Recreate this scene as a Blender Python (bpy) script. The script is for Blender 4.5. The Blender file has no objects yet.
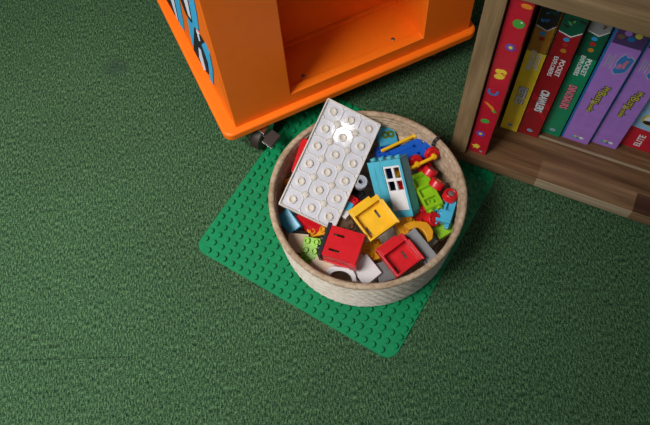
import bpy, bmesh, math, random
from mathutils import Vector, Matrix, Euler
random.seed(7)
R = math.radians
S = 0.001                       # everything below is measured in millimetres
scene = bpy.context.scene
COL = scene.collection

# ------------------------------------------------------------------ camera
cam = bpy.data.cameras.new('camera')
cam.sensor_fit = 'HORIZONTAL'; cam.sensor_width = 36.0
cam.lens = 706.3 / 650 * 36.0
cam.clip_start = 0.02; cam.clip_end = 50
camo = bpy.data.objects.new('camera', cam); COL.objects.link(camo)
camo.rotation_mode = 'QUATERNION'; camo.rotation_quaternion = (0.975125, 0.216456, 0.010341, -0.046587)
camo.location = (-0.04022, -0.51646, 1.10991)
scene.camera = camo

# ------------------------------------------------------------------ world, lamps, exposure
w = bpy.data.worlds.new('world'); scene.world = w; w.use_nodes = True
bg = w.node_tree.nodes['Background']
# the room around: bright on the window side (left), dim towards the right
wt = w.node_tree; tcw = wt.nodes.new('ShaderNodeTexCoord'); sx = wt.nodes.new('ShaderNodeSeparateXYZ')
wt.links.new(tcw.outputs['Generated'], sx.inputs[0])
wr = wt.nodes.new('ShaderNodeMapRange'); wr.inputs['From Min'].default_value = -1; wr.inputs['From Max'].default_value = 0.8
wr.inputs['To Min'].default_value = 0.17; wr.inputs['To Max'].default_value = 0.015
wt.links.new(sx.outputs[0], wr.inputs['Value']); wt.links.new(wr.outputs[0], bg.inputs[1])
bg.inputs[0].default_value = (0.80, 0.92, 1.0, 1)

def area(name, loc, target, sx, sy, power, col):
    l = bpy.data.lights.new(name, 'AREA'); l.shape = 'RECTANGLE'; l.size = sx; l.size_y = sy
    l.energy = power; l.color = col
    o = bpy.data.objects.new(name, l); COL.objects.link(o); o.location = loc
    o.rotation_euler = (Vector(target) - Vector(loc)).to_track_quat('-Z', 'Y').to_euler()
    return o
kl = area('window_daylight', (-1.08, -0.60, 1.70), (-0.48, -0.03, 0.0), 0.8, 0.8, 10.2, (1.0, 0.99, 0.97)); kl.data.spread = R(76)
area('behind_camera_fill', (-0.3, -2.3, 1.9), (0.2, 0, 0.1), 1.4, 1.0, 5.0, (0.95, 0.97, 1.0))  # added fill light behind the camera, brightens the book spines
lamp = area('ceiling_lamp', (1.091, -0.062, 2.50), (0.001, 0.085, 0.12), 0.065, 0.065, 1.1, (1.0, 0.97, 0.92))
scene.view_settings.view_transform = 'Standard'
scene.view_settings.look = 'None'
scene.view_settings.exposure = 0.0
scene.view_settings.gamma = 1.0
scene.view_settings.use_curve_mapping = False

# ------------------------------------------------------------------ materials
def nodes(name):
    m = bpy.data.materials.new(name); m.use_nodes = True
    nt = m.node_tree; b = nt.nodes['Principled BSDF']
    return m, nt, b
def coords(nt, scale=(1, 1, 1), rot=(0, 0, 0)):
    tc = nt.nodes.new('ShaderNodeTexCoord'); mp = nt.nodes.new('ShaderNodeMapping')
    mp.inputs['Scale'].default_value = scale; mp.inputs['Rotation'].default_value = rot
    nt.links.new(tc.outputs['Object'], mp.inputs['Vector']); return mp.outputs['Vector']
def noise(nt, vec, scale, detail=2, rough=.5):
    n = nt.nodes.new('ShaderNodeTexNoise'); n.inputs['Scale'].default_value = scale
    n.inputs['Detail'].default_value = detail; n.inputs['Roughness'].default_value = rough
    nt.links.new(vec, n.inputs['Vector']); return n.outputs['Fac']
def ramp(nt, fac, stops):
    r = nt.nodes.new('ShaderNodeValToRGB'); e = r.color_ramp.elements
    while len(e) < len(stops): e.new(0.5)
    for i, (p, c) in enumerate(stops):
        e[i].position = p; e[i].color = (*c, 1)
    nt.links.new(fac, r.inputs['Fac']); return r.outputs['Color']
def bump(nt, b, h, strength, dist):
    n = nt.nodes.new('ShaderNodeBump'); n.inputs['Strength'].default_value = strength
    n.inputs['Distance'].default_value = dist
    nt.links.new(h, n.inputs['Height']); nt.links.new(n.outputs['Normal'], b.inputs['Normal'])
def mixc(nt, fac, a, b_, mode='MIX'):
    n = nt.nodes.new('ShaderNodeMix'); n.data_type = 'RGBA'; n.blend_type = mode
    for k, v in ((0, fac), (6, a), (7, b_)):
        if hasattr(v, 'is_linked'): nt.links.new(v, n.inputs[k])
        elif k == 0: n.inputs[0].default_value = v
        else: n.inputs[k].default_value = (*v, 1)
    return n.outputs[2]
def math_(nt, op, a, b_=None):
    n = nt.nodes.new('ShaderNodeMath'); n.operation = op
    for k, v in ((0, a), (1, b_)):
        if v is None: continue
        if hasattr(v, 'is_linked'): nt.links.new(v, n.inputs[k])
        else: n.inputs[k].default_value = v
    return n.outputs[0]

def plastic(name, c, rough=.32, spec=.5, var=.08, sss=0):
    m, nt, b = nodes(name)
    v = coords(nt); n = noise(nt, v, 60, 3)
    lo = tuple(x * (1 - var) for x in c); hi = tuple(min(1, x * (1 + var)) for x in c)
    nt.links.new(ramp(nt, n, [(.3, lo), (.7, hi)]), b.inputs['Base Color'])
    rr = math_(nt, 'MULTIPLY_ADD', noise(nt, v, 140, 3), .16); nt.nodes[-1].inputs[2].default_value = rough - .06
    nt.links.new(rr, b.inputs['Roughness'])
    b.inputs['Specular IOR Level'].default_value = spec
    if sss: b.inputs['Subsurface Weight'].default_value = sss; b.inputs['Subsurface Radius'].default_value = (.004, .003, .003)
    return m
def wood(name, dark, mid, light, axis='x', freq=1.0):
    m, nt, b = nodes(name)
    sc = {'x': (4, 60, 60), 'z': (60, 60, 4), 'y': (60, 4, 60)}[axis]
    v = coords(nt, sc); n1 = noise(nt, v, 1.2 * freq, 4, .6)
    sc2 = {'x': (12, 420, 420), 'z': (420, 420, 12), 'y': (420, 12, 420)}[axis]
    n2 = noise(nt, coords(nt, sc2), 1.0, 2, .6)
    f = math_(nt, 'ADD', math_(nt, 'MULTIPLY', n1, .78), math_(nt, 'MULTIPLY', n2, .22))
    nt.links.new(ramp(nt, f, [(.30, dark), (.5, mid), (.68, light)]), b.inputs['Base Color'])
    b.inputs['Roughness'].default_value = .5; b.inputs['Specular IOR Level'].default_value = .35
    bump(nt, b, f, .25, .001)
    return m

M = {}
P = lambda n, *a, **k: M.setdefault(n, plastic(n, *a, **k))
P('green_plate', (.002, .215, .075), .34)
P('red', (.60, .008, .014), .30)
P('yellow', (.86, .47, .010), .30)
P('amber', (.72, .31, .008), .32)
P('sky_blue', (.055, .37, .56), .28)
P('teal_blue', (.075, .40, .52), .30)
P('royal_blue', (.006, .10, .52), .28)
P('lime', (.25, .50, .012), .30)
P('olive_print', (.09, .15, .01), .4)
P('white_plastic', (.74, .72, .72), .25, var=.03)
P('milky_membrane', (.66, .655, .71), .05, .6, var=.04, sss=.0)
P('milky_rib_shaded', (.70, .64, .57), .28, var=.05)  # cream tone paints in the shading of the translucent white plastic
P('cream', (.70, .60, .50), .35)
P('tan', (.62, .46, .31), .4)
P('brown', (.17, .10, .06), .35)
P('teal_dark', (.01, .08, .11), .35)
P('dark_grey', (.16, .157, .16), .4)
P('mid_grey', (.26, .255, .25), .42)
P('light_grey', (.42, .43, .48), .35)
P('black', (.012, .012, .013), .4)
P('orange_lacquer', (.95, .175, .006), .42, .35, var=.02)
P('decal_blue', (.05, .40, .68), .75, .15, var=.02)
P('decal_black', (.015, .02, .025), .75, .15, var=.02)
P('decal_white', (.72, .73, .82), .75, .15, var=.02)
P('rubber', (.028, .016, .012), .55)
P('card_red', (.50, .012, .03), .22)
P('card_maroon', (.30, .006, .012), .3)
P('card_crimson', (.46, .006, .015), .3)
P('card_yellow', (.95, .66, .03), .32)
P('card_orange', (.46, .20, .02), .35)
P('card_green', (.005, .22, .10), .32)
P('card_dark_green', (.004, .09, .045), .35)
P('card_purple', (.36, .17, .56), .32)
P('card_violet_dark', (.07, .035, .13), .35)
P('card_blue', (.01, .14, .36), .35)
P('card_sky', (.28, .50, .74), .35)
P('card_white', (.72, .70, .72), .4)
P('card_pink', (.65, .16, .22), .4)
P('ink_black', (.02, .016, .02), .4)
P('ink_gold', (.52, .46, .06), .4)
P('print_violet', (.13, .07, .42), .35)
P('print_blue', (.03, .16, .45), .35)
P('print_azure', (.03, .30, .62), .35)
P('print_green', (.06, .36, .05), .35)
P('print_orange', (.75, .24, .02), .35)
P('print_yellow', (.85, .60, .05), .35)
P('print_red', (.42, .02, .02), .35)
P('print_grey', (.35, .36, .40), .4)
P('page_paper', (.60, .56, .48), .7)
def metal(name, c, rough):
    m, nt, b = nodes(name); n = noise(nt, coords(nt), 90, 3)
    nt.links.new(ramp(nt, n, [(.3, tuple(x * .85 for x in c)), (.7, c)]), b.inputs['Base Color'])
    b.inputs['Metallic'].default_value = 1; b.inputs['Roughness'].default_value = rough
    M[name] = m
metal('chrome', (.72, .74, .78), .22)
metal('screw_steel', (.38, .36, .34), .4)
M['wood_side'] = wood('wood_side', (.12, .072, .032), (.26, .17, .082), (.38, .26, .135), 'z')
M['wood_shelf'] = wood('wood_shelf', (.13, .08, .036), (.25, .162, .08), (.34, .23, .12), 'x')
M['wood_brown'] = wood('wood_brown', (.060, .026, .010), (.135, .066, .028), (.22, .118, .055), 'x')
M['wood_mid'] = wood('wood_mid', (.10, .050, .023), (.19, .104, .050), (.28, .165, .086), 'x')
M['wood_dark'] = wood('wood_dark', (.035, .014, .008), (.065, .027, .015), (.10, .045, .025), 'x')
M['wood_tan'] = wood('wood_tan', (.20, .14, .085), (.33, .24, .15), (.45, .35, .24), 'x')

def carpet():
    m, nt, b = nodes('carpet'); v = coords(nt)
    fine = noise(nt, v, 600, 4, .9); mid = noise(nt, v, 110, 2, .6); big = noise(nt, v, 5, 3, .5)
    stretch = noise(nt, coords(nt, (420, 150, 1)), 1.0, 2, .6)
    f = math_(nt, 'ADD', math_(nt, 'MULTIPLY', fine, .62), math_(nt, 'MULTIPLY', stretch, .38))
    c = ramp(nt, f, [(.405, (.002, .009, .005)), (.50, (.038, .094, .044)), (.595, (.16, .30, .135))])
    fleck = ramp(nt, noise(nt, v, 260, 2, .6), [(.58, (0, 0, 0)), (.70, (1, 1, 1))])
    c = mixc(nt, math_(nt, 'MULTIPLY', fleck, .35), c, (.13, .20, .07))
    c = mixc(nt, 1.0, c, ramp(nt, big, [(.3, (.88, .88, .88)), (.7, (1, 1, 1))]), 'MULTIPLY')
    # tile seam and a worn dark spot, both with a shape of their own
    sep = nt.nodes.new('ShaderNodeSeparateXYZ'); nt.links.new(v, sep.inputs[0])
    lin = math_(nt, 'ADD', math_(nt, 'MULTIPLY', sep.outputs[0], .0650), sep.outputs[1])
    wob = math_(nt, 'MULTIPLY', math_(nt, 'SUBTRACT', mid, .5), .003)
    dist = math_(nt, 'ABSOLUTE', math_(nt, 'ADD', math_(nt, 'ADD', lin, .2435), wob))
    left = math_(nt, 'LESS_THAN', sep.outputs[0], -.37)
    seam = math_(nt, 'MULTIPLY', math_(nt, 'MULTIPLY', math_(nt, 'LESS_THAN', dist, .0012), left), ramp(nt, noise(nt, v, 14, 2), [(.34, (0, 0, 0)), (.48, (.55, .55, .55))]))
    c = mixc(nt, seam, c, (.008, .022, .014))
    dx = math_(nt, 'ADD', sep.outputs[0], .42); dy = math_(nt, 'SUBTRACT', sep.outputs[1], .354)
    rr = math_(nt, 'SQRT', math_(nt, 'ADD', math_(nt, 'MULTIPLY', dx, dx), math_(nt, 'MULTIPLY', dy, dy)))
    spot = ramp(nt, math_(nt, 'ADD', rr, math_(nt, 'MULTIPLY', math_(nt, 'SUBTRACT', mid, .5), .03)), [(.008, (.55, .55, .55)), (.032, (0, 0, 0))])
    c = mixc(nt, spot, c, (.03, .055, .04))
    nt.links.new(c, b.inputs['Base Color'])
    b.inputs['Roughness'].default_value = .95; b.inputs['Specular IOR Level'].default_value = .1
    bump(nt, b, f, .8, .003)
    return m
M['carpet'] = carpet()

def rope(name, lo, mid, hi, amt, rows=1):
    m, nt, b = nodes(name); v = coords(nt, (1, 1, rows))
    n = noise(nt, v, 150 if rows == 1 else 105, 3, .65); n2 = noise(nt, v, 45, 3, .6)
    f = math_(nt, 'ADD', math_(nt, 'MULTIPLY', n, .6), math_(nt, 'MULTIPLY', n2, .4))
    nt.links.new(ramp(nt, f, [(.28, lo), (.46, mid), (.64, hi)]), b.inputs['Base Color'])
    b.inputs['Roughness'].default_value = .85; b.inputs['Specular IOR Level'].default_value = .2
    bump(nt, b, n, amt, .0015); M[name] = m
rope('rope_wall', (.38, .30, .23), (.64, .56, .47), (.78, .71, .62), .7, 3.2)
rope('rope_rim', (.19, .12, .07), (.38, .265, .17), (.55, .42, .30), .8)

# ------------------------------------------------------------------ mesh helpers
class MB:
    def __init__(self): self.bm = bmesh.new(); self.mats = []
    def mi(self, mat):
        if mat not in self.mats: self.mats.append(mat)
        return self.mats.index(mat)
    def _fin(self, verts, mat, T):
        fs = {f for v in verts for f in v.link_faces}; i = self.mi(mat)
        for f in fs: f.material_index = i
        if T is not None: bmesh.ops.transform(self.bm, matrix=T, verts=verts)
    def box(self, x0, x1, y0, y1, z0, z1, mat, bev=0, seg=2, T=None):
        r = bmesh.ops.create_cube(self.bm, size=1); vs = r['verts']
        for v in vs:
            v.co = Vector((x0 if v.co.x < 0 else x1, y0 if v.co.y < 0 else y1, z0 if v.co.z < 0 else z1))
        if bev:
            es = list({e for v in vs for e in v.link_edges})
            q = bmesh.ops.bevel(self.bm, geom=es, offset=bev, segments=seg, profile=.5, affect='EDGES')
            vs = list({v for f in q['faces'] for v in f.verts} | {v for v in vs if v.is_valid})
            vs = list({v for v0 in vs for f in v0.link_faces for v in f.verts})
        self._fin(vs, mat, T); return self
    def lathe(self, prof, mat, seg=28, T=None, closed=False):
        # prof: (r, z) pairs, turned about the z axis
        rings = []; allv = []
        for r, z in prof:
            if r < 1e-6: ring = [self.bm.verts.new((0, 0, z))]
            else: ring = [self.bm.verts.new((r * math.cos(2 * math.pi * k / seg), r * math.sin(2 * math.pi * k / seg), z)) for k in range(seg)]
            rings.append(ring); allv += ring
        pairs = list(zip(rings, rings[1:])) + ([(rings[-1], rings[0])] if closed else [])
        for a, b in pairs:
            for k in range(seg):
                k2 = (k + 1) % seg
                if len(a) == 1 and len(b) == 1: continue
                if len(a) == 1: self.bm.faces.new((a[0], b[k], b[k2]))
                elif len(b) == 1: self.bm.faces.new((a[k], b[0], a[k2]))
                else: self.bm.faces.new((a[k], b[k], b[k2], a[k2]))
        self._fin(allv, mat, T); return self
    def cyl(self, x, y, z0, z1, r, mat, seg=24, ch=.6, T=None, hole=0, hd=2):
        pr = [(0, z0), (r, z0), (r, z1 - ch), (r - ch, z1)]
        pr += [(hole, z1), (hole, z1 - hd), (0, z1 - hd)] if hole else [(0, z1)]
        t = Matrix.Translation((x, y, 0)); return self.lathe(pr, mat, seg, (T @ t) if T is not None else t)
    def prism(self, poly, a, b, mat, axis='z', T=None):
        def pt(p, h): return {'z': (p[0], p[1], h), 'y': (p[0], h, p[1]), 'x': (h, p[0], p[1])}[axis]
        A = [self.bm.verts.new(pt(p, a)) for p in poly]; B = [self.bm.verts.new(pt(p, b)) for p in poly]
        self.bm.faces.new(A); self.bm.faces.new(list(reversed(B)))
        for i in range(len(poly)):
            j = (i + 1) % len(poly); self.bm.faces.new((A[i], B[i], B[j], A[j]))
        self._fin(A + B, mat, T); return self
    def grid(self, xs, ys, skip, z0, z1, mat, T=None):
        for i in range(len(xs) - 1):
            for j in range(len(ys) - 1):
                if (i, j) not in skip: self.box(xs[i], xs[i + 1], ys[j], ys[j + 1], z0, z1, mat, T=T)
        return self
    def build(self, name, parent=None, bevel=0, smooth=38):
        bmesh.ops.remove_doubles(self.bm, verts=self.bm.verts, dist=.002)
        bmesh.ops.recalc_face_normals(self.bm, faces=self.bm.faces)
        bmesh.ops.scale(self.bm, vec=(S, S, S), verts=self.bm.verts)
        me = bpy.data.meshes.new(name); self.bm.to_mesh(me); self.bm.free()
        for k in self.mats: me.materials.append(M[k])
        me.polygons.foreach_set('use_smooth', [True] * len(me.polygons))
        me.set_sharp_from_angle(angle=R(smooth))
        o = bpy.data.objects.new(name, me); COL.objects.link(o)
        if parent is not None: o.parent = parent
        if bevel:
            md = o.modifiers.new('edge', 'BEVEL'); md.width = bevel * S; md.segments = 2
            md.limit_method = 'ANGLE'; md.angle_limit = R(40)
        if len(me.polygons) < 20000:
            wn = o.modifiers.new('normals', 'WEIGHTED_NORMAL'); wn.keep_sharp = True
        return o
def at(o, loc, rot=(0, 0, 0)):
    o.location = Vector(loc) * S; o.rotation_euler = tuple(R(a) for a in rot); return o
def tag(o, label, cat, group=None):
    o['label'] = label; o['category'] = cat
    if group: o['group'] = group
    return o
def empty(name, label, cat, loc, rot=(0, 0, 0), group=None):
    o = bpy.data.objects.new(name, None); COL.objects.link(o); o.empty_display_size = .02
    at(o, loc, rot); return tag(o, label, cat, group)
def plabel(o, s): o['label'] = s; return o
def lettering(parent, name, txt, size, origin, mat, direction='down', squash=1.0, align='CENTER', bold=0, lift=.25):
    """text on a book spine (local x right, z up, facing -y)"""
    cu = bpy.data.curves.new(name, 'FONT'); cu.body = txt; cu.size = size; cu.align_x = align; cu.align_y = 'CENTER'
    cu.offset = bold; cu.extrude = .12; cu.resolution_u = 3; cu.space_line = .85
    to = bpy.data.objects.new(name, cu); COL.objects.link(to)
    bpy.context.view_layer.update()
    me = bpy.data.meshes.new_from_object(to.evaluated_get(bpy.context.evaluated_depsgraph_get()))
    bpy.data.objects.remove(to); bpy.data.curves.remove(cu)
    if direction == 'down': Rm = Matrix(((0, 1, 0), (0, 0, -1), (-1, 0, 0)))
    else: Rm = Matrix(((0, -1, 0), (0, 0, -1), (1, 0, 0)))
    ox, oz = origin
    for v in me.vertices:
        c = Vector((v.co.x, v.co.y * squash, v.co.z)); c = Rm @ c
        v.co = (c + Vector((ox, -lift, oz))) * S
    me.name = name; me.materials.clear(); me.materials.append(M[mat])
    o = bpy.data.objects.new(name, me); COL.objects.link(o); o.parent = parent; return o

def Rmat(x=0, y=0, z=0): return Euler((R(x), R(y), R(z))).to_matrix().to_4x4()

# ------------------------------------------------------------------ floor
mb = MB(); mb.box(-2600, 2600, -2200, 2600, -12, 0, 'carpet')
fl = mb.build('floor'); fl['kind'] = 'structure'
fl['label'] = 'dark green flecked carpet floor'

# ------------------------------------------------------------------ orange cabinet on castors
ANG = 20.8
CA = (-174.5, 129.1)                      # front left foot of the cabinet body
cab = empty('display_cabinet', 'bright orange display cabinet with open compartment and blue striped decals on its side', 'cabinet', (CA[0], CA[1], 0), (0, 0, ANG))
BW, BD, Z0, Z1, H = 460, 440, 62, 80, 640
F0 = 12                                   # front of the body behind the slab edge
def rrect(x0, x1, y0, y1, r, n=8):
    out = []
    for cx, cy, a0 in ((x1 - r, y1 - r, 0), (x0 + r, y1 - r, 90), (x0 + r, y0 + r, 180), (x1 - r, y0 + r, 270)):
        out += [(cx + r * math.cos(R(a0 + 90 * k / n)), cy + r * math.sin(R(a0 + 90 * k / n))) for k in range(n + 1)]
    return out
mb = MB(); mb.prism(rrect(-24, 474, 0, BD + 26, 17), Z0, Z1, 'orange_lacquer')
mb.build('base_slab', cab, bevel=3.5)
OX0, OX1, OZ0, OZ1 = 107, 363, 108, 348
mb = MB(); bm = mb.bm
def ring_panel(o, i, y0, y1):
    vs = [[bm.verts.new((x, y, z)) for x, z in r] for y in (y0, y1) for r in (o, i)]
    of, inf, ob, ib = vs
    for k in range(4):
        j = (k + 1) % 4
        for q in ((of[k], of[j], inf[j], inf[k]), (ob[k], ib[k], ib[j], ob[j]), (of[k], ob[k], ob[j], of[j]), (inf[k], inf[j], ib[j], ib[k])): bm.faces.new(q)
    mb._fin([v for r in vs for v in r], 'orange_lacquer', None)
ring_panel([(0, Z1), (BW, Z1), (BW, H), (0, H)], [(OX0, OZ0), (OX1, OZ0), (OX1, OZ1), (OX0, OZ1)], F0, F0 + 16)
mb.build('front_panel', cab, bevel=2.6)
mb = MB(); mb.prism([(-.0272 * F0, F0 + 15.9), (16, F0 + 15.9), (16, BD), (-.0272 * BD, BD)], Z1, H, 'orange_lacquer')
sidel = mb.build('side_panel', cab)
mb = MB(); mb.box(BW - 16, BW, F0 + 16, BD, Z1, H, 'orange_lacquer', 1); mb.build('side_panel', cab)
mb = MB(); mb.box(16, BW - 16, BD - 12, BD, Z1, H, 'orange_lacquer', 1); mb.build('back_panel', cab)
mb = MB(); mb.box(-6, BW + 6, 4, BD + 6, H, H + 18, 'orange_lacquer', 4); mb.build('top_panel', cab)
# compartment
mb = MB(); mb.box(OX0 - 12, OX1 + 12, F0 + 16, 118, 88, 99, 'orange_lacquer', 1); cf = mb.build('compartment_floor', cab)
mb = MB(); mb.box(OX0 - 12, OX1 + 12, 118, 126, 88, OZ1, 'orange_lacquer', 0); mb.build('compartment_back', cab)
mb = MB(); mb.box(OX0 - 12, OX0, F0 + 16, 118, 99, OZ1, 'orange_lacquer', 0); mb.build('compartment_side', cab)
mb = MB(); mb.box(OX1 + 2, OX1 + 12, F0 + 16, 118, 99, OZ1, 'orange_lacquer', 0); mb.build('compartment_side', cab)
mb = MB(); mb.box(OX0, OX1 + 2, 110, 118, 99, 105, 'orange_lacquer', 1.5); mb.build('rear_bead', cab)
for sx, sy in ((144, 43), (319, 41)):
    mb = MB(); mb.lathe([(0, 0), (3.6, 0), (3.6, .6), (2.4, 1.3), (1.4, 1.3), (1.2, .6), (0, .6)], 'screw_steel', 16)
    s = mb.build('screw', cf); at(s, (sx, sy, 98.9)); plabel(s, 'small steel screw head')
# decals on the left side
def clip_low(poly, z0):
    out = []
    for (a, b), (c, d) in zip(poly, poly[1:] + poly[:1]):
        if b >= z0: out.append((a, b))
        if (b >= z0) != (d >= z0): out.append((a + (c - a) * (z0 - b) / (d - b), z0))
    return out
def decal(parts):
    mb = MB()
    for mat, poly, lift in parts: mb.prism(clip_low(poly, 80.6), -lift, 0, mat, 'x')
    o = mb.build('decal', cab); o.rotation_euler[2] = R(1.56); plabel(o, 'blue, white and black painted stripe decal')
decal([('decal_black', [(389, 60), (277, 166), (218, 194), (249, 100), (264, 96), (326, 88)], .3),
       ('decal_white', [(281, 168), (240, 201), (229, 183), (262, 95), (270, 98), (266, 147)], .5),
       ('decal_blue', [(217, 223), (180, 258), (169, 242), (207, 145), (230, 101), (256, 94), (218, 194)], .7)])
decal([('decal_black', [(165, 273), (84, 350), (90, 320), (109, 249), (124, 234), (149, 229), (159, 252)], .3),
       ('decal_white', [(127, 309), (100, 334), (94, 315), (113, 254), (128, 248), (125, 285)], .5),
       ('decal_blue', [(88, 346), (37, 394), (40, 369), (51, 329), (75, 266), (103, 247), (157, 145), (187, 107), (167, 171), (142, 227), (125, 235), (109, 249), (81, 328)], .7)])
decal([('decal_black', [(107, 242), (96, 244), (74, 256), (58, 257), (75, 206), (110, 115), (143, 93), (191, 91)], .9), ('decal_white', [(125, 173), (110, 182), (123, 112), (145, 86), (152, 112)], 1.1),
       ('decal_white', [(96, 247), (82, 252), (88, 229), (99, 217)], 1.1), ('decal_blue', [(87, 222), (55, 262), (44, 247), (54, 199), (95, 103), (109, 99), (79, 186)], 1.1)])
# castors
def castor(x, y, yaw, front):
    e = bpy.data.objects.new('castor', None); COL.objects.link(e); e.parent = cab; at(e, (x, y, 0), (0, 0, yaw))
    if front: plabel(e, 'black rubber castor with chrome fork')
    ty = Matrix(((1, 0, 0, 0), (0, 0, 1, 0), (0, 1, 0, 0), (0, 0, 0, 1)))      # turns z to y
    mb = MB(); mb.lathe([(0, -11), (14, -11), (22, -10), (24, -8), (24.5, 0), (24, 8), (22, 10), (14, 11), (0, 11)], 'rubber', 40, T=Matrix.Translation((0, 0, 24.5)) @ ty)
    mb.build('wheel', e)
    mb = MB()
    for s in (-1, 1):
        mb.prism([(-9, 20), (9, 20), (24, 50), (24, 56), (-8, 56)], s * 13.5 - 1.2, s * 13.5 + 1.2, 'chrome', 'y')
        mb.lathe([(0, 0), (6, 0), (6, 2), (4.5, 4), (0, 4)], 'chrome', 16, T=Matrix.Translation((0, s * 14.5, 24.5)) @ Rmat(-90 * s))
    mb.box(-8, 24, -14.7, 14.7, 54, 57, 'chrome', .6)
    mb.cyl(14, 0, 56, 61.8, 11, 'chrome')
    mb.build('fork', e)
    mb = MB(); T = Matrix.Translation((-5.4, -28.2, 46)) @ Rmat(8, -6, -6); mb.box(-14, 14, -10, 10, 0, 5, 'rubber', 1.5, T=T); mb.box(-14.6, 14, -10.7, 10.7, -.8, .6, 'screw_steel', .3, T=T); mb.box(-5, 5, 6, 18, -3, .5, 'rubber', .5, T=T)
    mb.build('brake_pedal', e)
castor(40, 10, 33, True); castor(408, 40, 130, False); castor(40, 410, 20, False); castor(408, 410, 200, False)

# ------------------------------------------------------------------ wooden bookshelf
SA = (192.0, 74.6); SANG = -28.45
shelf = empty('bookshelf', 'low open wooden bookshelf of mixed brown staves holding book boxes', 'bookshelf', (SA[0], SA[1], 0), (0, 0, SANG))
L, D = 620, 330
mb = MB()
row = [(-9, 144, 'wood_mid'), (144, 304, 'wood_tan'), (304, 420, 'wood_mid'), (420, L, 'wood_mid')]
mb2 = [(-9, 144, 'wood_brown'), (144, 304, 'wood_mid'), (304, 420, 'wood_dark'), (420, L, 'wood_brown')]
for (a, b, m1) in mb2:
    mb.box(a, b, 1.2, 36, 20, 46, m1)
for (a, b, m1) in row:
    mb.box(a, b, -1.0, 1.2, 21.5, 44.8, m1, .5)
for (a, b, m1) in [(-9, 116, 'wood_brown'), (116, 330, 'wood_brown'), (330, L, 'wood_mid')]:
    mb.box(a, b, 36, 80, 20, 46, m1)
for (a, b, m1) in [(-9, 210, 'wood_brown'), (210, 420, 'wood_brown'), (420, L, 'wood_dark')]:
    mb.box(a, b, 80, 150, 20, 46, m1)
mb.box(-9, L, 150, D, 20, 46, 'wood_brown')
mb.build('bottom_board', shelf)
mb = MB(); mb.box(124, L - 27, 78.5, 83, 46, 48.2, 'wood_tan', .6); mb.build('shelf_bead', shelf)
mb = MB(); mb.box(-9, 18, 0, D, 46, 457, 'wood_side', 1.2); mb.build('side_panel', shelf)
mb = MB(); mb.box(L - 27, L, 0, D, 46, 457, 'wood_side', 1.2); mb.build('side_panel', shelf)
mb = MB()
mb.box(18, L - 27, 0, D, 431, 457, 'wood_shelf', 1.5); mb.build('upper_board', shelf)
mb = MB(); mb.box(18, L - 27, D - 8, D, 46, 431, 'wood_brown', .5); mb.build('back_panel', shelf)
for x, y in ((4, 30), (L - 14, 30), (4, D - 20), (L - 14, D - 20)):
    mb = MB(); mb.cyl(x, y, 0, 20, 13, 'wood_dark', 24, 1.5); mb.build('foot', shelf)

SHM = Matrix.Translation((SA[0], SA[1], 0)) @ Rmat(0, 0, SANG)
def book(x0, x1, dep, h, label, cover, name='boxed_book', group='book boxes standing in the bookshelf', depth=190):
    p = SHM @ Vector((x0, dep, 46.1))
    e = empty(name, label, 'book', p, (0, 0, SANG), group)
    wd = x1 - x0
    mb = MB()
    mb.box(0, wd, 0, 2.2, 0, h, cover, .7); mb.box(0, 2.2, 2.2, depth, 0, h, cover, .7); mb.box(wd - 2.2, wd, 2.2, depth, 0, h, cover, .7)
    mb.build('cover', e)
    mb = MB(); mb.box(2.3, wd - 2.3, 2.3, depth - 4, 3, h - 3, 'page_paper', .4); mb.build('page_block', e)
    return e
def flat(mb, poly, mat, lift): mb.prism(poly, -lift, -lift + .35, mat, 'y')
def disc(cx, cz, r, n=20, sx=1, sz=1, rot=0):
    return [(cx + math.cos(R(rot)) * r * sx * math.cos(2 * math.pi * k / n) - math.sin(R(rot)) * r * sz * math.sin(2 * math.pi * k / n),
             cz + math.sin(R(rot)) * r * sx * math.cos(2 * math.pi * k / n) + math.cos(R(rot)) * r * sz * math.sin(2 * math.pi * k / n)) for k in range(n)]
def starp(cx, cz, r, r2, n, rot=0): return [(cx + (r if k % 2 == 0 else r2) * math.cos(R(rot) + math.pi * k / n), cz + (r if k % 2 == 0 else r2) * math.sin(R(rot) + math.pi * k / n)) for k in range(2 * n)]

# red activity box with little pictures
b = book(20, 51, 9, 385, 'glossy red box with flower, bee and carrot pictures, leftmost in the bookshelf', 'card_red')
def pic(name, *shapes):
    mb = MB()
    for poly, m, l in shapes: flat(mb, poly, m, l)
    mb.build(name, b)
pic('fish_picture', (starp(11.5, 20, 8, 4.0, 5, 20), 'print_yellow', .3), (disc(13, 22, 5, 12), 'print_yellow', .45))
def flower(cx, cz):
    pic('flower_picture', *[(disc(cx + 4.6 * math.cos(k * math.pi / 3), cz + 4.6 * math.sin(k * math.pi / 3), 3.1, 12), 'print_violet', .3 + .01 * k) for k in range(6)], (disc(cx, cz, 3, 12), 'print_yellow', .5))
flower(13, 61); flower(18, 286)
pic('pea_picture', (disc(14, 100, 6.5, 18, 1.15, .8, 20), 'print_green', .3))
pic('carrot_picture', ([(4, 150), (9, 145), (22, 132), (24, 134), (20, 142), (10, 149)], 'print_orange', .3), (starp(23, 132, 5, 2, 4), 'print_green', .45))
hs = [(13 + 8.5 * math.cos(R(a)), 180 + 9.5 * math.sin(R(a))) for a in range(150, 391, 15)]
hs2 = [(13 + 4.8 * math.cos(R(a)), 180 + 5.4 * math.sin(R(a))) for a in range(390, 149, -15)]
pic('horseshoe_picture', (hs + hs2, 'print_blue', .3))
pic('bee_picture', (disc(15, 219, 8, 16, 1, .75, 25), 'print_yellow', .3), (disc(12, 230, 5, 14), 'print_yellow', .35), (disc(19, 232, 5, 14, 1.1, .7, -30), 'print_yellow', .4), (disc(21, 225, 2.6, 12), 'print_orange', .5))
pic('ball_picture', (disc(19, 334, 8, 22), 'print_green', .3), (disc(22, 338, 1.6, 10), 'card_white', .45))
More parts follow.
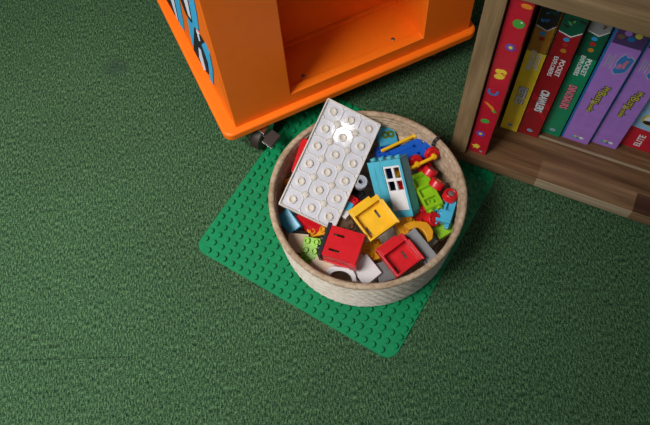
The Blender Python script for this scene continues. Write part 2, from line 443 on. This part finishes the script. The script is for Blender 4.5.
pic('bun_picture', (disc(22, 368, 6, 16, 1.2, .7), 'print_orange', .3))
pic('star_picture', (starp(22, 9, 3.2, 1.6, 5), 'print_grey', .3))

def explorer(x0, x1, dep, label, cover, dark, band, title, title_mat, pic, title_z, swoosh):
    h = 330; wd = x1 - x0; b = book(x0, x1, dep, h, label, cover)
    cut = 214
    mb = MB()
    flat(mb, [(0.5, cut), (wd - .5, cut), (wd - .5, h - .5), (.5, h - .5)], 'ink_black', .2)
    flat(mb, [(1.6, cut + 1.5), (wd - 1.6, cut + 1.5), (wd - 1.6, 275), (wd / 2 + 3, 262), (1.6, 268)], dark, .35)
    flat(mb, [(1.6, 268), (wd / 2 + 3, 262), (wd - 1.6, 275), (wd - 1.6, 277), (wd / 2 + 3, 264.5), (1.6, 270.2)], 'card_white', .45)
    flat(mb, [(1.6, 270.5), (wd / 2 + 3, 264.8), (wd - 1.6, 277.5), (wd - 1.6, h - 3), (1.6, h - 3)], pic[0], .3)
    rnd = random.Random(title)
    for k in range(9):
        flat(mb, disc(rnd.uniform(6, wd - 6), rnd.uniform(280, h - 8), rnd.uniform(2, 4.5), 10, 1.5, .6, rnd.uniform(0, 180)), pic[1 + k % (len(pic) - 1)], .5 + .01 * k)
    for z, m, dx in ((256, 'print_azure', -1), (245, 'print_red', 0), (232, 'card_orange' if dark != 'card_orange' else 'card_yellow', 1)):
        if dark == 'card_orange' and z == 232: continue
        flat(mb, disc(wd * .5 + dx, z, 4.3, 18), m, .5)
    mb.build('picture_panel', b)
    mb = MB()
    flat(mb, disc(wd * .52, 16, 4.2, 18, 1.15, .9), 'print_grey', .3); flat(mb, starp(wd * .52, 16, 3.4, 1.6, 5), 'print_azure', .45)
    mb.build('publisher_mark', b)
    if swoosh:
        mb = MB(); flat(mb, [(.6, 120), (wd * .45, 108), (wd - .6, 96), (wd - .6, 84), (wd * .5, 97), (.6, 104)], swoosh, .18)
        flat(mb, [(.6, 70), (wd * .5, 92), (wd - .6, 60), (wd - .6, 52), (wd * .4, 80), (.6, 58)], swoosh, .19); mb.build('spine_swirl', b)
    lettering(b, 'series_lettering', 'POCKET', 10.4, (wd * .66, 193), 'card_white', bold=.25)
    lettering(b, 'series_lettering', 'EXPLORERS', 9.2, (wd * .36, 193), 'card_white', bold=.25)
    lettering(b, 'title_lettering', title, 11.5, (wd * .50, title_z), 'ink_black', bold=1.1, squash=1.5, lift=.3)
    lettering(b, 'title_lettering', title, 11.5, (wd * .50, title_z), title_mat, bold=.5, squash=1.5, lift=.55)
    return b
explorer(57, 86.5, 74, 'yellow book box with white lettering, between the red picture box and the dark red box', 'card_yellow', 'card_orange', None, 'REPTILES', 'card_white', ('ink_black', 'print_blue', 'card_dark_green', 'print_azure'), 104, None)
explorer(88, 122.5, 75.5, 'dark red book box with white lettering, between the yellow box and the green box', 'card_maroon', 'card_maroon', None, 'CRAWLERS', 'card_white', ('card_dark_green', 'ink_black', 'card_violet_dark', 'ink_black', 'print_green'), 104, 'card_crimson')
explorer(125, 156.5, 91, 'green book box with pink lettering, between the dark red box and the lilac boxes', 'card_green', 'card_dark_green', None, 'DINOSAURS', 'card_pink', ('mid_grey', 'card_dark_green', 'brown', 'ink_black'), 114, None)

def busy(x0, x1, dep, label):
    h = 330; wd = x1 - x0; b = book(x0, x1, dep, h, label, 'card_purple')
    mb = MB()
    flat(mb, [(4, 256), (wd - .5, 256), (wd - .5, h - .5), (4, h - .5)], 'card_violet_dark', .25)
    for k in range(4): flat(mb, disc(12 + 7 * k, 272 + 9 * (k % 2), 5, 12), ('brown', 'card_purple', 'card_blue', 'ink_gold')[k], .4 + .02 * k)
    mb.build('picture_panel', b)
    mb = MB(); mb.box(-.3, 3.2, -.3, .6, 1, h - 1, 'card_blue', .2); mb.build('spine_edge', b)
    mb = MB()
    blob = [(33.5 + (x - 33) * .8, 217 + (z - 217) * .8) for x, z in [(23, 236), (20, 222), (22, 208), (19, 198), (25, 190), (33, 194), (41, 202), (43, 214), (44, 226), (46, 236), (39, 243), (34, 238), (28, 246)]]
    cx = sum(p[0] for p in blob) / len(blob); cz = sum(p[1] for p in blob) / len(blob)
    flat(mb, [(cx + (x - cx) * 1.12, cz + (z - cz) * 1.1) for x, z in blob], 'print_grey', .3)
    flat(mb, blob, 'print_blue', .45); mb.build('logo_badge', b)
    lettering(b, 'logo_lettering', 'Peppa', 7.6, (35.5, 220), 'card_pink', bold=.3, lift=.6)
    lettering(b, 'logo_lettering', 'PIG', 7.6, (28.5, 213), 'card_pink', bold=.3, lift=.6)
    mb = MB()
    for k, (za, zb) in enumerate(((232, 204), (229, 209), (234, 202))): flat(mb, [(9 + 4 * k, za), (10.6 + 4 * k, za), (10.6 + 4 * k, zb), (9 + 4 * k, zb)], 'print_grey', .3)
    mb.build('small_print', b)
    for txt, sz, ox, oz in (('My', 12, 29, 155), ('Busy', 17, 25.5, 132), ('Books', 12, 21, 105)):
        lettering(b, 'title_lettering', txt, sz, (ox, oz), 'ink_black', bold=1.3, lift=.3)
        lettering(b, 'title_lettering', txt, sz, (ox, oz), 'ink_gold', bold=.1, lift=.55)
    mb = MB()
    for k, m in enumerate(('print_azure', 'ink_gold', 'print_blue', 'card_white')): flat(mb, disc(18 + 4.4 * k, 12 + 2.2 * (k % 2), 3.4, 14, 1.2, .8), m, .3 + .03 * k)
    mb.build('publisher_mark', b)
busy(159, 205, 94, 'lilac book box with blue badge, first of the pair, right beside the green box')
busy(207, 251, 103, 'lilac book box with blue badge, second of the pair, beside the red and blue box')
b = book(253, 305, 118, 330, 'red and sky blue book box, rightmost in the bookshelf, beside the lilac boxes', 'card_sky')
mb = MB(); flat(mb, [(.3, .3), (51.7, .3), (51.7, 54), (.3, 58)], 'card_red', .25); mb.build('spine_band', b)
mb = MB()
flat(mb, disc(24, 84, 15, 26), 'ink_gold', .3); flat(mb, disc(24, 84, 11, 22), 'card_white', .4); flat(mb, disc(22, 77, 9, 18, 1, .6), 'ink_black', .5); flat(mb, disc(30, 84, 5, 14), 'card_pink', .6)
mb.build('crest', b)
lettering(b, 'spine_lettering', 'ELITE', 14.5, (27, 25), 'card_white', 'up', bold=.3)

# ------------------------------------------------------------------ green building baseplate
PYAW = math.degrees(math.atan2(-.5885, .8085))
mb = MB(); mb.prism(rrect(-192, 192, -192, 192, 20), 0.2, 2.2, 'green_plate')
STU = [(4.9, 2.1), (4.75, 6.2), (4.1, 6.9), (0, 6.9)]
for i in range(24):
    for j in range(24):
        if (i in (0, 23)) and (j in (0, 23)): continue
        mb.lathe(STU, 'green_plate', 14, T=Matrix.Translation((-184 + 16 * i, -184 + 16 * j, 0)))
o = mb.build('baseplate', None); at(o, (0, 0, 0), (0, 0, PYAW))
tag(o, 'square green studded toy building baseplate with rounded corners lying on the carpet under the basket', 'baseplate')

# ------------------------------------------------------------------ rope basket
BX, BY, BZ = 27.5, -31, 7.0
bas = empty('rope_basket', 'round cream coiled rope basket full of toy bricks standing on the green baseplate', 'basket', (BX, BY, BZ))
RB, RT, BH, TH = 141.0, 148.5, 110.0, 7.5
NC = 19; SEG = 300
def coil_wall():
    mb = MB(); bm = mb.bm; rows = []
    prof = []
    n = NC * 6
    for k in range(n + 1):
        t = k / n; z = 2 + t * (BH - 2); r = RB + (RT - RB) * t ** .8
        prof.append((r + TH / 2 + 2.3 * abs(math.sin(math.pi * t * NC)) - 1.0, z, t * NC))
    for k in range(n, -1, -1):
        t = k / n; z = 2 + t * (BH - 2) + (6 if k == 0 else 0); r = RB + (RT - RB) * t ** .8
        prof.append((r - TH / 2 - 1.5 * abs(math.sin(math.pi * t * NC)) + .6, z, t * NC))
    for r, z, c in prof:
        ring = []
        for s in range(SEG):
            a = 2 * math.pi * s / SEG
            rr = r + .35 * math.sin(75 * a + 2.1 * math.floor(c) + 5.5 * c) + .8 * math.sin(3 * a + 1)
            ring.append(bm.verts.new((rr * math.cos(a), rr * math.sin(a), z + .5 * math.sin(5 * a + c))))
        rows.append(ring)
    for A, B in zip(rows, rows[1:] + rows[:1]):
        for s in range(SEG):
            bm.faces.new((A[s], A[(s + 1) % SEG], B[(s + 1) % SEG], B[s]))
    mb._fin([v for r_ in rows for v in r_], 'rope_wall', None)
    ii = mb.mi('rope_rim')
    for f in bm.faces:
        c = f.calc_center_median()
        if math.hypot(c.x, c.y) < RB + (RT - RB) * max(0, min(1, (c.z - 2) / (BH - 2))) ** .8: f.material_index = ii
    return mb.build('coiled_wall', bas, smooth=70)
coil_wall()
mb = MB(); bm = mb.bm; rows = []
for s in range(SEG):
    a = 2 * math.pi * s / SEG; ring = []
    for k in range(14):
        p = 2 * math.pi * k / 14
        q = 5.2 + .16 * math.sin(100 * a + 1.0 * p) + .25 * math.sin(7 * a + 2)
        rr = RT + 1.5 + q * 1.0 * math.cos(p) + .8 * math.sin(3 * a + 1)
        ring.append(bm.verts.new((rr * math.cos(a), rr * math.sin(a), BH + 3 + q * .95 * math.sin(p))))
    rows.append(ring)
for A, B in zip(rows, rows[1:] + rows[:1]):
    for k in range(14): bm.faces.new((A[k], B[k], B[(k + 1) % 14], A[(k + 1) % 14]))
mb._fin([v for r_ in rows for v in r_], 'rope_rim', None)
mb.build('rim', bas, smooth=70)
mb = MB(); pr = [(0, 0)]
for k in range(0, 97):
    r = 1 + k * (RB - 1) / 96; pr.append((r, 4.5 + 1.2 * abs(math.sin(k * math.pi / 6))))
mb.lathe([(0, 0), (RB, 0)] + list(reversed(pr[1:])) + [(0, 4.5)], 'rope_wall', 96); mb.build('woven_base', bas, smooth=70)
mb = MB()
ta = math.atan2(55.6 - BY, 153.8 - BX)
for k in range(9):
    a0 = -75 + k * 32
    mb.box(-6, 6, -2.2, 2.2, 8.0, 9.6, 'black', .5, T=Rmat(0, a0, 0))
T0 = Matrix.Translation(((RT + .5) * math.cos(ta), (RT + .5) * math.sin(ta), BH + 3)) @ Rmat(0, 0, math.degrees(ta))
bmesh.ops.transform(mb.bm, matrix=T0, verts=mb.bm.verts)
plabel(mb.build('rim_tie', bas), 'dark cord tied around the rim')

# ------------------------------------------------------------------ toy bricks
GR = 'toy bricks in the rope basket'
STUD = [(4.7, -.3), (4.7, 3.9), (4.1, 4.5), (3.1, 4.5), (3.1, 1.5), (0, 1.5)]
def brick_mesh(nx, ny, h, mat, stud=True, pitch=16.0, bev=.9):
    mb = MB(); a, b_ = nx * pitch / 2 - .1, ny * pitch / 2 - .1
    mb.box(-a, a, -b_, b_, -h, 0, mat, bev)
    if stud:
        for i in range(nx):
            for j in range(ny):
                mb.lathe(STUD, mat, 20, T=Matrix.Translation(((i - (nx - 1) / 2) * pitch, (j - (ny - 1) / 2) * pitch, 0)))
    return mb
def brick(name, label, nx, ny, h, mat, loc, rot, stud=True, pitch=16.0, bev=.9):
    o = brick_mesh(nx, ny, h, mat, stud, pitch, bev).build(name); at(o, loc, rot); return tag(o, label, 'toy brick', GR)
def wheel_mesh(parent, name, c, axis, mat='red', hubmat='dark_grey', r=10.5, th=10):
    """wheel whose outer face looks along axis"""
    q = Vector(axis).to_track_quat('Z', 'Y').to_matrix().to_4x4()
    T = Matrix.Translation(c) @ q
    mb = MB(); mb.lathe([(0, 0), (r - 1, 0), (r, 1), (r, th - 2), (r - 1.5, th), (r - 3.6, th), (r - 4.4, th - 1.5), (0, th - 1.5)], mat, 32, T=T)
    wq = mb.build(name, parent)
    mb = MB(); mb.lathe([(0, th - 2), (r * .42, th - 2), (r * .42, th - .4), (r * .34, th + .2), (0, th + .2)], hubmat, 20, T=T)
    h = mb.build('hub', wq)
    if hubmat != mat: plabel(h, hubmat.replace('_', ' ') + ' hub')
    return wq

# --- big clear-white plate lying upside down on the rim
e = empty('toy_plate', 'large white toy building plate lying upside down, leaning on the basket rim', 'toy plate', (-23.1, 32.4, 118.0), (10.7, 18.7, -26.1))
W2, L2 = 48.0, 96.0
mb = MB(); mb.box(-W2, W2, -L2, L2, -7.0, -3.2, 'milky_membrane', .5)
mb.build('membrane', e)
mb = MB()
for s in (-1, 1):
    mb.box(s * W2 - 1.1 - .2 * s, s * W2 + 1.1 - .2 * s, -L2 + .2, L2 - .2, -7.2, 0, 'milky_rib_shaded', .5)
    mb.box(-W2 + .2, W2 - .2, s * L2 - 1.1 - .2 * s, s * L2 + 1.1 - .2 * s, -7.2, 0, 'milky_rib_shaded', .5)
mb.build('outer_wall', e)
mb = MB()
for i in range(3):
    for j in range(6):
        cx, cy = -32 + 32 * i, -80 + 32 * j
        T = Matrix.Translation((cx, cy, 0))
        mb.lathe([(7.6, -3.4), (6.6, -.9), (4.6, -.6), (4.0, -2.6), (0, -2.6)], 'milky_rib_shaded', 24, T=T)
        for sx in (-1, 1):          # bevelled corners make each cell an octagon
            for sy in (-1, 1):
                px, py = cx + sx * 12.2, cy + sy * 12.2
                mb.box(-5.0, 5.0, -.5, .5, -3.6, -1.9, 'milky_rib_shaded', .2, T=Matrix.Translation((px, py, 0)) @ Rmat(0, 0, -45 * sx * sy))
        if i < 2: mb.box(cx + 15.4, cx + 16.6, cy - 9, cy + 9, -3.6, -1.9, 'milky_rib_shaded', .2)
        if j < 5: mb.box(cx - 9, cx + 9, cy + 15.4, cy + 16.6, -3.6, -1.9, 'milky_rib_shaded', .2)
        if i < 2 and j < 5:
            mb.lathe([(5.0, -3.4), (4.6, -1.0), (2.8, -.5), (0, -.5)], 'milky_rib_shaded', 18, T=Matrix.Translation((cx + 16, cy + 16, 0)))
plabel(mb.build('underside_ribs', e), 'tubes and octagonal ribs with shading painted in cream')

# --- door in a light blue frame
e = empty('toy_door', 'light blue toy door frame with a white four-pane door lying in the basket', 'toy door', (66.7, -15.6, 100.0), (46.7, -32.1, -17.1))
mb = MB(); x0, x1, dx0, dx1, dy0, dy1 = -30, 30, -4.5, 26, -37, 38
mb.grid([x0, dx0, dx1, x1], [-48, dy0, dy1, 48], {(1, 1)}, -5, 0, 'teal_blue')
mb.box(-30, -7, -48, 48, -6, .8, 'teal_blue', .8); mb.box(-30, -27, -48, 48, -26, -1, 'teal_blue', .6); mb.box(27.5, 30, -48, 48, -26, -1, 'teal_blue', .6); mb.box(x0, x1, 45, 48, -26, -1, 'teal_blue', .6); mb.box(x0, x1, -48, -42, -26, .9, 'teal_blue', .8)
mb.box(-26, -18, -40, 40, .8, 1.8, 'teal_blue', .4)
mb.build('frame', e)
mb = MB()
for k in range(4):
    mb.lathe(STUD, 'teal_blue', 20, T=Matrix.Translation((-22.5 + 15 * k, 48, -9)) @ Rmat(-90))
mb.build('frame_studs', e)
de = MB()
wx = [dx0 + .4, dx0 + 2.6, dx0 + 14.4, dx0 + 18.4, dx1 - 2.0, dx1 - .4]
wy = [dy0 + .4, dy0 + 33, dy0 + 34, dy0 + 49.5, dy0 + 54, dy0 + 71.5, dy1 - .4]
de.grid(wx, wy, {(1, 2), (3, 2), (1, 4), (3, 4)}, -5, -1.5, 'white_plastic')
de.box(dx0 + 3.5, dx1 - 3.5, dy0 + 3, dy0 + 31, -2.2, -.9, 'white_plastic', .5)
plabel(de.build('door_leaf', e), 'white four-pane door')

# --- open boxes
def open_box(label, a, b_, h, fl_, mat, loc, rot, band, step):
    e = empty('toy_box', label, 'toy box', loc, rot, 'open toy boxes in the rope basket')
    t = 3.4; X, Y = a / 2, b_ / 2; yi = Y - band
    mb = MB()
    xs = [-X + t, -X + t + 3, -X + t + 6.5, X - t - 15, X - t - 11, X - t]; ys = [-Y + t, -Y + t + 6, yi - 22, yi - 8, yi]
    mb.grid(xs, ys, {(1, 1), (3, 2)}, -fl_ - 3, -fl_, mat)
    mb.box(-X, -X + t, -Y, Y, -h, 0, mat, .7); mb.box(X - t, X, -Y, Y, -h, 0, mat, .7)
    mb.box(-X + t - .5, X - t + .5, -Y, -Y + t, -h, 0, mat, .7); mb.box(-X + t - .5, X - t + .5, yi, Y, -h, 0, mat, .7)
    mb.box(X - .5, X + 2.4, -Y - 2, yi - 2, -5, .6, mat, .7)
    mb.build('box_body', e)
    mb = MB(); mb.box(-X - .5, X * .55, Y - .2, Y + step, -h + 2, -1.2, mat, .8); mb.build('side_step', e)
    return e
open_box('open yellow toy box lying beside the light blue door frame', 52, 54, 17, 12, 'yellow', (33.6, -71.0, 121.0), (12.4, -8.9, 29.4), 9, 5)
open_box('open red toy box tipped towards us, below the yellow box', 48, 50, 22, 14, 'red', (66.8, -131.0, 109.0), (7.6, -5.5, 30.9), 12, 4)

# --- closed red box on its side with a black studded base
e = empty('toy_box', 'closed red toy box with two slots and a black base near the front wall', 'toy box', (-17.3, -110.0, 119.0), (4.0, -2.3, -24.6))
mb = MB(); X, Y = 27, 25
mb.grid([-X, -19, -2, 14, X], [-Y, -15, -11, 10, 14, Y], {(1, 3), (1, 1)}, -3, 0, 'red')
mb.box(-X, X, -Y, -Y + 3, -9, -3, 'red'); mb.box(-X, X, -Y, -Y + 3, -26, -13, 'red')
mb.box(-X, -X + 6, -Y, -Y + 3, -13, -9, 'red'); mb.box(X - 18, X, -Y, -Y + 3, -13, -9, 'red')
mb.box(-X, X, Y - 3, Y, -26, -3, 'red'); mb.box(X - 3, X, -Y + 3, Y - 3, -26, -3, 'red'); mb.box(-X, -X + 3, -Y + 3, Y - 3, -26, -3, 'red')
mb.box(X - 10, X + 1.5, -Y - 3.5, -Y + 8, -24, -4, 'red', .9)
mb.box(-X + 1, X - 10, -Y - 2.2, -Y, -26, -21, 'red', .5)
mb.build('box_body', e)
mb = MB(); mb.box(-X - 6, -X - .1, -Y - 2, Y + 3, -27, 1.5, 'black', .7)
for y in (-14, 2):
    for z in (-7, -20):
        mb.lathe([(4.7, -.3), (4.7, 3.9), (4.1, 4.5), (0, 4.5)], 'black', 16, T=Matrix.Translation((-X - 6, y, z)) @ Rmat(0, -90))
plabel(mb.build('studded_base', e), 'black studded base')

# --- locomotive chassis
e = empty('toy_train', 'royal blue toy train chassis with red wheels and yellow rods near the far rim', 'toy vehicle', (109.0, 49.5, 99.0), (-10, -6, 19))
mb = MB()
xs = [-30, 8, 13, 24, 28, 40]; ys = [-20, -12, -6, 5, 11, 20]
mb.grid(xs, ys, {(1, 1), (1, 3), (3, 1), (3, 3)}, -6, 0, 'royal_blue'); mb.box(-30, 40, -20, 20, -16, -6, 'royal_blue', .8)
mb.box(-30, 5, -16, -13, -1, 1.6, 'royal_blue', .6); mb.box(-30, 5, 8, 11, -1, 1.6, 'royal_blue', .6)
mb.build('body', e)
for x in (-3, 27): wheel_mesh(e, 'wheel', (x, -20, 1), (0, -1, .35), 'red', 'red', 12.5, 7)
wheel_mesh(e, 'wheel', (28, 20, 0), (0, 1, 0), 'red', 'red', 7, 6)
for y, z, xa, xb in ((-32.0, 7, -30, 31), (24.5, 5, -42, 33)):
    mb = MB(); mb.box(xa, xb, y - 2.4, y + 2.4, z - 4, z + .4, 'yellow', 1.1)
    for x in ((-3, 27) if y < 0 else (20,)): mb.lathe([(0, -3.5), (4.4, -3.5), (4.4, 1.4), (3.4, 2), (0, 2)], 'yellow', 18, T=Matrix.Translation((x, y, z - 1)) @ (Rmat(70) if y < 0 else Rmat(0)))
    plabel(mb.build('coupling_rod', e), 'yellow coupling rod')

# --- lime and sky blue chassis with red wheels
e = empty('toy_car', 'lime green toy car chassis with two red wheels beside the door frame', 'toy vehicle', (124.5, -17.0, 92.0), (-12, -10, 16))
mb = MB()
mb.grid([-15, -11, 9, 14], [-36, -30, -17, -13, 5, 9, 29, 36], {(1, 1), (1, 3), (1, 5)}, -7, 0, 'lime'); mb.box(-15, 14, -36, 36, -17, -7, 'lime', .8)
mb.lathe(STUD, 'lime', 18, T=Matrix.Translation((-1, -23.5, -7)))
for x in (-8, 6): mb.lathe(STUD, 'lime', 18, T=Matrix.Translation((x, -36, -8)) @ Rmat(90))
mb.build('body', e)
wheel_mesh(e, 'wheel', (13.5, 24, 0), (.8, .25, .55), 'red', 'dark_grey', 12, 13); wheel_mesh(e, 'wheel', (13.5, -4, 1), (.8, .25, .55), 'red', 'amber', 12, 13)
e = empty('toy_trailer', 'sky blue toy trailer chassis with one red wheel against the right wall', 'toy vehicle', (147.5, -57.0, 92.0), (8, -10, -26))
mb = MB()
mb.grid([-16, -12, -2, 2, 11, 15], [-19, -14, -3, 1, 14, 19], {(1, 1), (1, 3), (3, 3)}, -7, 0, 'sky_blue'); mb.box(-16, 15, -19, 19, -16, -7, 'sky_blue', .8)
mb.box(7, 14, -27, -19, -12, -3, 'sky_blue', 1); mb.box(-12, -5, -25, -19, -12, -3, 'sky_blue', 1)
mb.build('body', e)
wheel_mesh(e, 'wheel', (1, 22, -1), (.35, .45, .8), 'red', 'dark_grey', 12, 12)

# --- loose wheels
GW = 'loose toy wheels in the rope basket'
def loose_wheel(label, mat, hub, c, axis, r, th):
    e = empty('toy_wheel', label, 'toy wheel', c, (0, 0, 0), GW)
    wheel_mesh(e, 'tyre', (0, 0, 0), axis, mat, hub, r, th)
loose_wheel('loose red toy wheel just below the lime green car chassis', 'red', 'red', (125, -65, 78), (.5, -.3, .8), 12, 13)
loose_wheel('loose red toy wheel between the train chassis and the lime green car', 'red', 'red', (130, 27, 74), (.2, -.1, .95), 12, 12)
e = empty('toy_wheel', 'pale grey toy wheel with a black centre hole beside the door frame', 'toy wheel', (21.5, 6.5, 92), (14, 4, 0), GW)
mb = MB(); mb.lathe([(4.0, -8), (11, -8), (12, -7), (12, 4), (10.6, 6), (8.4, 6), (7.6, 4.4), (6.4, 4.4), (5.6, 6), (4.0, 6), (3.6, -1)], 'light_grey', 36, closed=True); mb.build('rim_ring', e)
mb = MB(); mb.cyl(0, 0, -7, -3, 4.2, 'black'); mb.build('axle_hole', e)

# --- number tile
e = empty('number_tile', 'light blue toy tile printed with an olive figure eight near the far rim', 'toy tile', (76.0, 89.0, 93.0), (14, 10, 10))
mb = MB(); mb.box(-17, 16, -17, 17, -16, 0, 'sky_blue', 2.6, 3); mb.build('tile_body', e)
mb = MB()
for cx in (-5.0, 5.0):
    mb.lathe([(2.2, 0), (6.6, 0), (6.6, .3), (2.2, .3)], 'olive_print', 26, T=Matrix.Translation((cx + 1, 1, 0)), closed=True)
plabel(mb.build('printed_eight', e), 'olive printed 8 lying sideways')

# --- arch, ramp, slopes
def arch(label, w_, h, d, r, mat, loc, rot):
    mb = MB(); pts = [(-w_ / 2, 0), (-r, 0)] + [(-r * math.cos(R(a)), r * .8 * math.sin(R(a))) for a in range(10, 171, 10)] + [(r, 0), (w_ / 2, 0)]
    pts += [(w_ / 2 * math.cos(R(a)) , h * min(1, 1.25 * math.sin(R(a)))) for a in range(20, 161, 10)]
    mb.prism(pts, -d / 2, d / 2, mat, 'y'); o = mb.build('arch_brick', bevel=.8); at(o, loc, rot); tag(o, label, 'toy brick', GR)
arch('cream white toy arch brick at the front wall, below the closed red box', 50, 20, 24, 18, 'white_plastic', (-26, -146, 74), (-52, 4, -12))
mb = MB(); mb.box(-16, 18, -20, 18, -22, 0, 'white_plastic', 1.5, 3); mb.box(-16, 18, -20, -8, -30, -22, 'white_plastic', 1)
o = mb.build('wedge_brick'); at(o, (13, -141, 84), (16, -4, 34)); tag(o, 'white toy block between the two red boxes at the front wall', 'toy brick', GR)
mb = MB(); mb.prism([(-26, 11.5), (-13, 16.7), (1, 15.8), (11, 13.5), (16, 8), (20, -2), (17, -14), (8.6, -20), (7.5, -8), (3.5, 1), (-3, 5.6), (-17, 2.8)], -15, 0, 'amber')
o = mb.build('curved_brick', bevel=.8); at(o, (106, -88, 92), (6, 6, 0)); tag(o, 'amber yellow bent toy piece above the dark grey slope', 'toy brick', GR)
mb = MB(); mb.box(-30, 30, -9, 9, -26, 0, 'dark_grey', .9); mb.box(-31, 31, -14, -9.2, -25, -1, 'black', .7)
o = mb.build('slope_brick'); at(o, (104, -114, 94), (18, 2, -60)); tag(o, 'dark grey toy slope standing along the right side of the open red box', 'toy brick', GR)
mb = MB(); mb.prism([(-16, 0), (10, 0), (16, -16), (-16, -16)], -14, 14, 'mid_grey', 'y'); o = mb.build('slope_brick', bevel=.8)
at(o, (118, -99, 68), (0, 14, -48)); tag(o, 'grey toy slope at the right wall, below the bent amber piece', 'toy brick', GR)

# --- plain and studded bricks
brick('toy_brick', 'lime green studded toy brick at the left wall beside the closed red box', 2, 3, 19, 'lime', (-69, -101, 84), (14, -8, -18), pitch=14.5)
brick('toy_brick', 'tan toy block at the left wall, left of the lime brick', 2, 2, 19, 'tan', (-88, -84, 80), (8, -4, -14), stud=False)
brick('toy_brick', 'light blue toy brick at the left wall under the corner of the white plate', 2, 3, 24, 'sky_blue', (-100, -46, 82), (12, -24, 26), stud=False, pitch=13, bev=3)
brick('toy_brick', 'red toy brick under the near edge of the white plate', 2, 3, 19, 'red', (-62, -46, 80), (16, 10, 40), pitch=14, stud=False)
brick('toy_brick', 'small black toy brick between the light blue brick and the lime brick', 2, 1, 16, 'black', (-83, -68, 74), (0, 0, -19))
brick('toy_brick', 'small orange toy brick above the lime brick at the left', 2, 1, 16, 'amber', (-55, -64, 74), (4, 0, 8))
mb = MB(); mb.box(-32, 28, -6, 6, -28, 0, 'red', .9); o = mb.build('flat_brick'); at(o, (-71, 56, 115), (0, -8, 68)); tag(o, 'flat red toy brick standing along the left edge of the white plate', 'toy brick', GR)
brick('toy_brick', 'small orange toy brick against the left wall beside the white plate', 1, 2, 16, 'amber', (-96, 18, 78), (0, -12, 10))
brick('toy_brick', 'royal blue studded toy brick above the top edge of the door frame', 2, 2, 19, 'royal_blue', (68, 60, 84), (0, 4, 10), pitch=15)
brick('toy_brick', 'lime green toy brick at the right wall, under the sky blue trailer', 2, 2, 19, 'lime', (145, -74, 70), (6, -10, 24), stud=False)
brick('toy_brick', 'amber studded toy brick between the door frame and the open red box', 2, 2, 19, 'amber', (88, -72, 78), (0, 4, 22))
brick('toy_brick', 'dark red toy brick below the lower right corner of the door frame', 2, 2, 19, 'red', (113, -52, 68), (0, 8, 20))
brick('toy_brick', 'tan toy block between the closed red box and the front left wall', 2, 2, 19, 'tan', (-53, -129, 88), (6, -12, 38), stud=False)
brick('toy_brick', 'dark grey toy brick at the front wall, below the open red box', 2, 2, 19, 'dark_grey', (46, -142, 74), (6, 0, 12), stud=False)
brick('toy_brick', 'black toy brick in the gap between the white plate and the yellow box', 2, 3, 19, 'black', (15, -8, 68), (0, 0, 30))
brick('toy_brick', 'small red toy brick beside the left corner of the yellow box', 1, 2, 16, 'red', (4, -17, 82), (6, 8, 52))
brick('toy_brick', 'small light blue toy brick beside the left corner of the yellow box', 1, 1, 16, 'sky_blue', (-3, -29, 84), (4, 0, 52), stud=False)
brick('toy_brick', 'small white toy brick left of the yellow box, next to the white plate', 1, 1, 16, 'white_plastic', (-9, -40, 82), (0, 4, 50), stud=False)
brick('toy_brick', 'brown toy brick between the yellow box and the closed red box', 2, 2, 19, 'brown', (-12, -58, 76), (4, 6, 20))
brick('toy_brick', 'amber toy brick deep between the two red boxes', 2, 2, 19, 'amber', (30, -106, 74), (0, 0, 14))
brick('toy_brick', 'beige toy block between the number tile and the train chassis', 1, 2, 19, 'tan', (100, 92, 82), (0, 0, 30), stud=False)
brick('toy_brick', 'royal blue toy brick seen through the upper left pane of the toy door', 2, 2, 19, 'royal_blue', (66, 27, 79), (0, 0, 12), pitch=12)
brick('toy_brick', 'yellow toy brick seen through the upper right pane of the toy door', 2, 2, 19, 'yellow', (90, 34, 72), (0, 0, 20), pitch=11)
brick('toy_brick', 'dark teal toy brick seen through the lower left pane of the toy door', 2, 2, 19, 'teal_dark', (69, 0, 74), (0, 0, 6), pitch=12)
brick('toy_brick', 'red toy brick seen through the lower right pane of the toy door', 2, 2, 19, 'red', (93, 6, 70), (0, 0, 16), pitch=11)
brick('toy_brick', 'tan toy block at the bottom of the basket below the lime green car', 2, 4, 19, 'tan', (112, -20, 50), (0, 0, 20))
